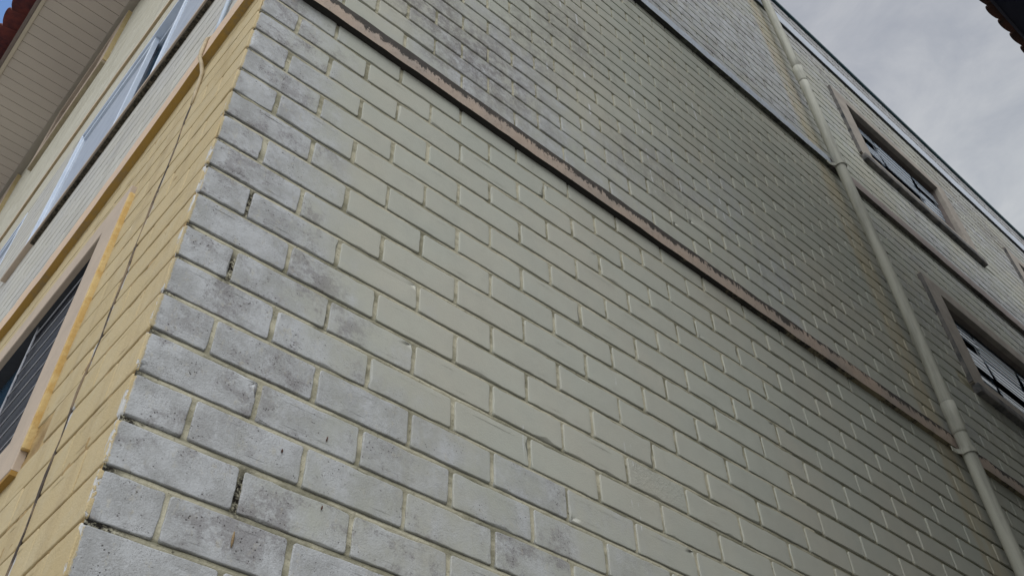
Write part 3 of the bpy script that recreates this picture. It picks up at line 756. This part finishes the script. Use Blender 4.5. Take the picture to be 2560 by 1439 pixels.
def make_top_window(shift, label):
    wc = empty('window', tuple(LW.U * shift), root); wc['label'] = label
    surround(LW, wc, 4.22, 5.88, 9.38, 10.33, 4.42, 5.70, 9.52, 10.22, .042)
    r_ = MB(); r_.box(LW, 4.208, 4.2195, -.01, .040, 9.40, 10.32); r_.build('ochre_return', simple('pale_ochre_return', (.52, .42, .22), (.58, .47, .27), 12, .85), wc)
    u_ = MB(); u_.box(LW, 4.22, 5.88, -.01, .040, 9.36, 9.379); u_.build('sill_underside', simple('tan_underside', (.36, .31, .21), (.30, .25, .17), 12, .85), wc)
    v_ = MB(); v_.ring(LW, 4.40, 5.72, 9.5, 10.24, 4.4205, 5.6995, 9.5205, 10.2195, -.06, -.0205, .0001)
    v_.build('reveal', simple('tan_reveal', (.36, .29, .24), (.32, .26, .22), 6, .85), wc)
    p_ = MB(); p_.box(LW, 4.40, 5.72, -.075, -.061, 9.5, 10.24); p_.build('shutter', M['brown_glass'], wc)
make_top_window(0.0, 'small brown window under the eaves, nearer the corner')
make_top_window(2.72, 'small brown window under the eaves, farther from the corner')

# ---- eaves of the front: boarded soffit, fascia, clay tiles
SZ = 10.45
ev = MB(); pitch = .1312
S0 = -0.30
k = 0; prf = []
while S0 + k * pitch < FRONT_LEN:
    a = S0 + k * pitch
    prf += [(a + .003, SZ + .010), (a + .0035, SZ), (a + pitch - .0035, SZ), (a + pitch - .003, SZ + .010)]; k += 1
for (u, z) in prf: ev.vert(LW.p(u, .072, z)); ev.vert(LW.p(u, .70, z))
for i in range(len(prf) - 1): ev.face((2 * i, 2 * i + 1, 2 * i + 3, 2 * i + 2))
ev.build('soffit', M['soffit'], root)
tr = MB(); tr.box(LW, S0, FRONT_LEN, .0, .078, SZ - .028, SZ + .005, bev=.004); tr.build('soffit_trim', simple('soffit_wall_trim', (.30, .27, .225), (.26, .235, .2), 4, .6), root)
tr = MB(); tr.box(LW, S0, FRONT_LEN, .695, .735, SZ - .012, SZ + .02, bev=.004); tr.build('soffit_trim', M['trim'], root)
fa = MB(); fa.box(LW, S0, FRONT_LEN, .736, .772, SZ - .016, SZ + .16, bev=.004); fa.build('fascia', M['fascia'], root)
def tile_roof(mb, fr, u0, u1, wedge, zedge, slope, run, pitch, amp, th=.014, scal=.03, row=.32):
    """wavy clay tiles laid in overlapping rows, running up from the eave"""
    nu = int((u1 - u0) / pitch) * 10; u1 = u0 + nu * pitch / 10
    rows = int(run / row)
    for r_ in range(rows):
        w0, w1 = wedge - r_ * row, wedge - (r_ + 1) * row - .05
        z0_, z1_ = zedge + r_ * row * slope + .012, zedge + (r_ + 1) * row * slope
        def zz(u):
            t_ = ((u - u0) / pitch + 1e-6) % 1.0
            return amp * (max(0.0, 1 - (abs(t_ - .5) * 2) ** 2)) ** .6
        def sc(u):
            t_ = ((u - u0) / pitch + 1e-6) % 1.0
            return scal * ((max(0.0, 1 - (abs(t_ - .5) * 2) ** 2)) ** .6 + .35 * wob(math.floor((u - u0) / pitch + .001) * 7.7, r_ * 3.3, 1, 1))
        for sgn in (0,):
            b = len(mb.v)
            for i in range(nu + 1):
                u = u0 + (u1 - u0) * i / nu
                jig = sc(u)
                for (w_, z_) in ((w0 + jig, z0_), (w1, z1_), (w0 + jig, z0_ + th), (w1, z1_ + th)):
                    mb.vert(fr.p(u, w_, z_ + zz(u)))
            for i in range(nu):
                a = b + i * 4; c_ = a + 4
                mb.face((a, c_, c_ + 1, a + 1), True); mb.face((a + 2, a + 3, c_ + 3, c_ + 2), True); mb.face((a, a + 2, c_ + 2, c_))
                mb.face((a + 1, c_ + 1, c_ + 3, a + 3))
tl = MB(); tile_roof(tl, LW, S0, FRONT_LEN, .915, SZ + .03, .42, 4.2, .235, .085, scal=.045)
tl.build('tiled_roof', M['tile'], root)
rf = MB()   # closes the roof slope from below
b = [LW.p(S0, .75, SZ + .03), LW.p(FRONT_LEN, .75, SZ + .03), LW.p(FRONT_LEN, -3.0, SZ + .03 + 3.75 * .42), LW.p(S0, -3.0, SZ + .03 + 3.75 * .42)]
i0 = [rf.vert(p) for p in b]; i1 = [rf.vert(p + Vector((0, 0, -.03))) for p in b]
rf.face(i0); rf.face(i1[::-1])
for i in range(4): rf.face((i0[i], i0[(i + 1) % 4], i1[(i + 1) % 4], i1[i]))
rf.build('roof_boarding', M['darkwood'], root)

# ------------------------------------------------------------------ drainpipe (hangs on the end wall)
dp = empty('drainpipe', (4.36, -.085, 1.2))
tag(dp, 'pale painted plastic drainpipe strapped to the side of the brick wall', 'drainpipe')
def at(o_mb, name, mat, parent, base): 
    o = o_mb.build(name, mat, None, loc=base); o.parent = parent; return o
PB = (4.36, -.085, 1.2)
PX, PW = 4.36, .085
def pc(z): return RW.p(PX + .006 * math.sin(z * 1.1), PW + .004 * math.sin(z * 2.3 + 1), z)
zs = [1.2 + .25 * i for i in range(30)]
pp = MB(); pp.tube([pc(z) for z in zs if z < 8.45] + [pc(8.45)], .0375, 28); at(pp, 'lower_pipe', M['pvc'], dp, PB)
pp = MB(); pp.tube([pc(z) for z in (8.40, 8.7, 9.0, 9.4, 9.8, 10.2, 10.42)], .0365, 28); at(pp, 'upper_pipe', M['pvc'], dp, PB)
for (za, zb) in ((8.36, 8.56), (4.72, 4.92)):
    c_ = MB(); c_.tube([pc(za - .02), pc(za), pc((za + zb) / 2), pc(zb)], [.038, .0405, .0405, .0412], 28); c_o = at(c_, 'pipe_socket', M['pvc'], dp, PB)
    c_ = MB(); c_.tube([pc(zb + .0005), pc(zb + .003)], [.0392, .0388], 28); at(c_, 'socket_shadow_line', M['dark_in'], dp, PB)  # black ring standing in for the shadow line at the socket rim
def clamp(z):
    """open strap: round the front of the pipe, then a foot bent out on to the string course"""
    m_ = MB(); pts = []
    c0 = pc(z); R_ = .0425
    for i in range(21):
        a = math.radians(200 - 220 * i / 20)
        pts.append((math.cos(a) * R_, math.sin(a) * R_))
    pts = [(-.118, -.036), (-.095, -.037), (-.068, -.033), (-.052, -.024)] + pts
    for zz, w2 in ((0, 1),):
        inner = [Vector((c0.x + p[0], c0.y - p[1], 0)) for p in pts]
        n = len(inner); rings = []
        for i in range(n):
            d = (inner[min(i + 1, n - 1)] - inner[max(i - 1, 0)]).normalized(); nn = Vector((d.y, -d.x, 0)) 
            if (i > 4) and (inner[i] - Vector((c0.x, c0.y, 0))).dot(nn) < 0: nn = -nn
            if i <= 4 and nn.y > 0: nn = -nn
            q = inner[i] + nn * .004
            rings.append([Vector((inner[i].x, inner[i].y, z - .016)), Vector((q.x, q.y, z - .016)), Vector((q.x, q.y, z + .016)), Vector((inner[i].x, inner[i].y, z + .016))])
        m_.sweep(rings, False)
    at(m_, 'clamp', M['pvc'], dp, PB)
for z in (4.575, 7.20, 9.80): clamp(z)

# ------------------------------------------------------------------ cable on the front wall
cb = empty('wall_cable', tuple(LW.p(.40, .01, 2.0)))
tag(cb, 'old grey cable running down the yellow wall and over its string course', 'cable')
CB = tuple(LW.p(.40, .01, 2.0))
up = MB(); up.tube([LW.p(.41 + .01 * math.sin(z), .012, z) for z in (7.15, 6.6, 6.0, 5.6, 5.2, 5.0, 4.85, 4.76)], .0085, 8); at(up, 'upper_run', M['cable'], cb, CB)
mid = MB(); mid.tube([LW.p(.405, .014, 4.77), LW.p(.41, .030, 4.735), LW.p(.40, .034, 4.70), LW.p(.395, .036, 4.62), LW.p(.39, .034, 4.575), LW.p(.385, .022, 4.54), LW.p(.385, .008, 4.49), LW.p(.385, .004, 4.36), LW.p(.385, .003, 4.30)], [.007, .0075, .0075, .0075, .0075, .0075, .007, .006, .004], 8); at(mid, 'bend', M['cable_dirty'], cb, CB)
lo = MB(); lo.tube([LW.p(.388 + .006 * math.sin(z * 9) + .004 * math.sin(z * 23), .0005 + .001 * math.sin(z * 17), z) for z in [4.31 - .05 * i for i in range(46)]], [.0038 + .0012 * math.sin(i * 1.3) for i in range(46)], 7); at(lo, 'lower_run', M['cable_dark'], cb, CB)

# ------------------------------------------------------------------ small mud cells and husks stuck to the bricks
def mark(u, z, ln, r, mat, nm, label, tilt=0):
    pts = [RW.p(u + tilt * t_, .0015 + .3 * r, z + ln * (t_ - .5)) for t_ in (0, .25, .5, .75, 1)]
    m_ = MB(); m_.tube(pts, [r * .35, r * .9, r, r * .85, r * .3], 8)
    base = RW.p(u, 0, z); o = m_.build(nm, mat, None, loc=tuple(base)); o.location = base
    return tag(o, label, 'insect nest' if nm == 'mud_nest' else 'insect husk')
mark(.291, 2.572, .036, .003, M['cocoon'], 'mud_nest', 'slim tan mud nest stuck upright on a grey brick near the bottom left corner')
mark(.362, 2.822, .010, .0025, M['speck'], 'insect_husk', 'tiny dark brown husk in the middle of a smooth blue grey brick')
mark(.480, 2.722, .012, .002, M['speck'], 'insect_husk', 'dark brown husk on the grey brick below the rust freckled one', .002)
mark(.468, 2.905, .016, .0018, M['speck'], 'insect_husk', 'thin reddish husk high on a grey brick near three flecks', .003)

# ------------------------------------------------------------------ neighbouring house: only its eave shows at top right
nb = empty('neighbour_house', (7.0, -4.0, 0))
tag(nb, 'dark neighbouring house whose scalloped clay tile eave cuts the top right corner of the sky', 'house')
NB = (7.0, -4.0, 0)
NF = Frame((1, 0, 0), (0, 1, 0), True)      # w grows towards the brick wall
x0, x1 = 0.9, 15.0
wl = MB(); wl.box(NF, x0 + .4, x1, -10.0, -2.35, 0.0, 8.30); at(wl, 'wall', M['neigh'], nb, NB)
sf = MB(); sf.box(NF, x0, x1, -2.35, -1.50, 8.36, 8.40); at(sf, 'eave_lining', M['darkwood'], nb, NB)
fb = MB(); fb.box(NF, x0, x1, -1.515, -1.495, 8.345, 8.50); at(fb, 'fascia', simple('dark_fascia', (.05, .05, .075), (.035, .035, .06), 5, .6), nb, NB)
tl = MB(); tile_roof(tl, NF, x0, x1, -1.46, 8.47, .40, 5.0, .188, .06, scal=.030); at(tl, 'tiled_roof', M['oldtile'], nb, NB)
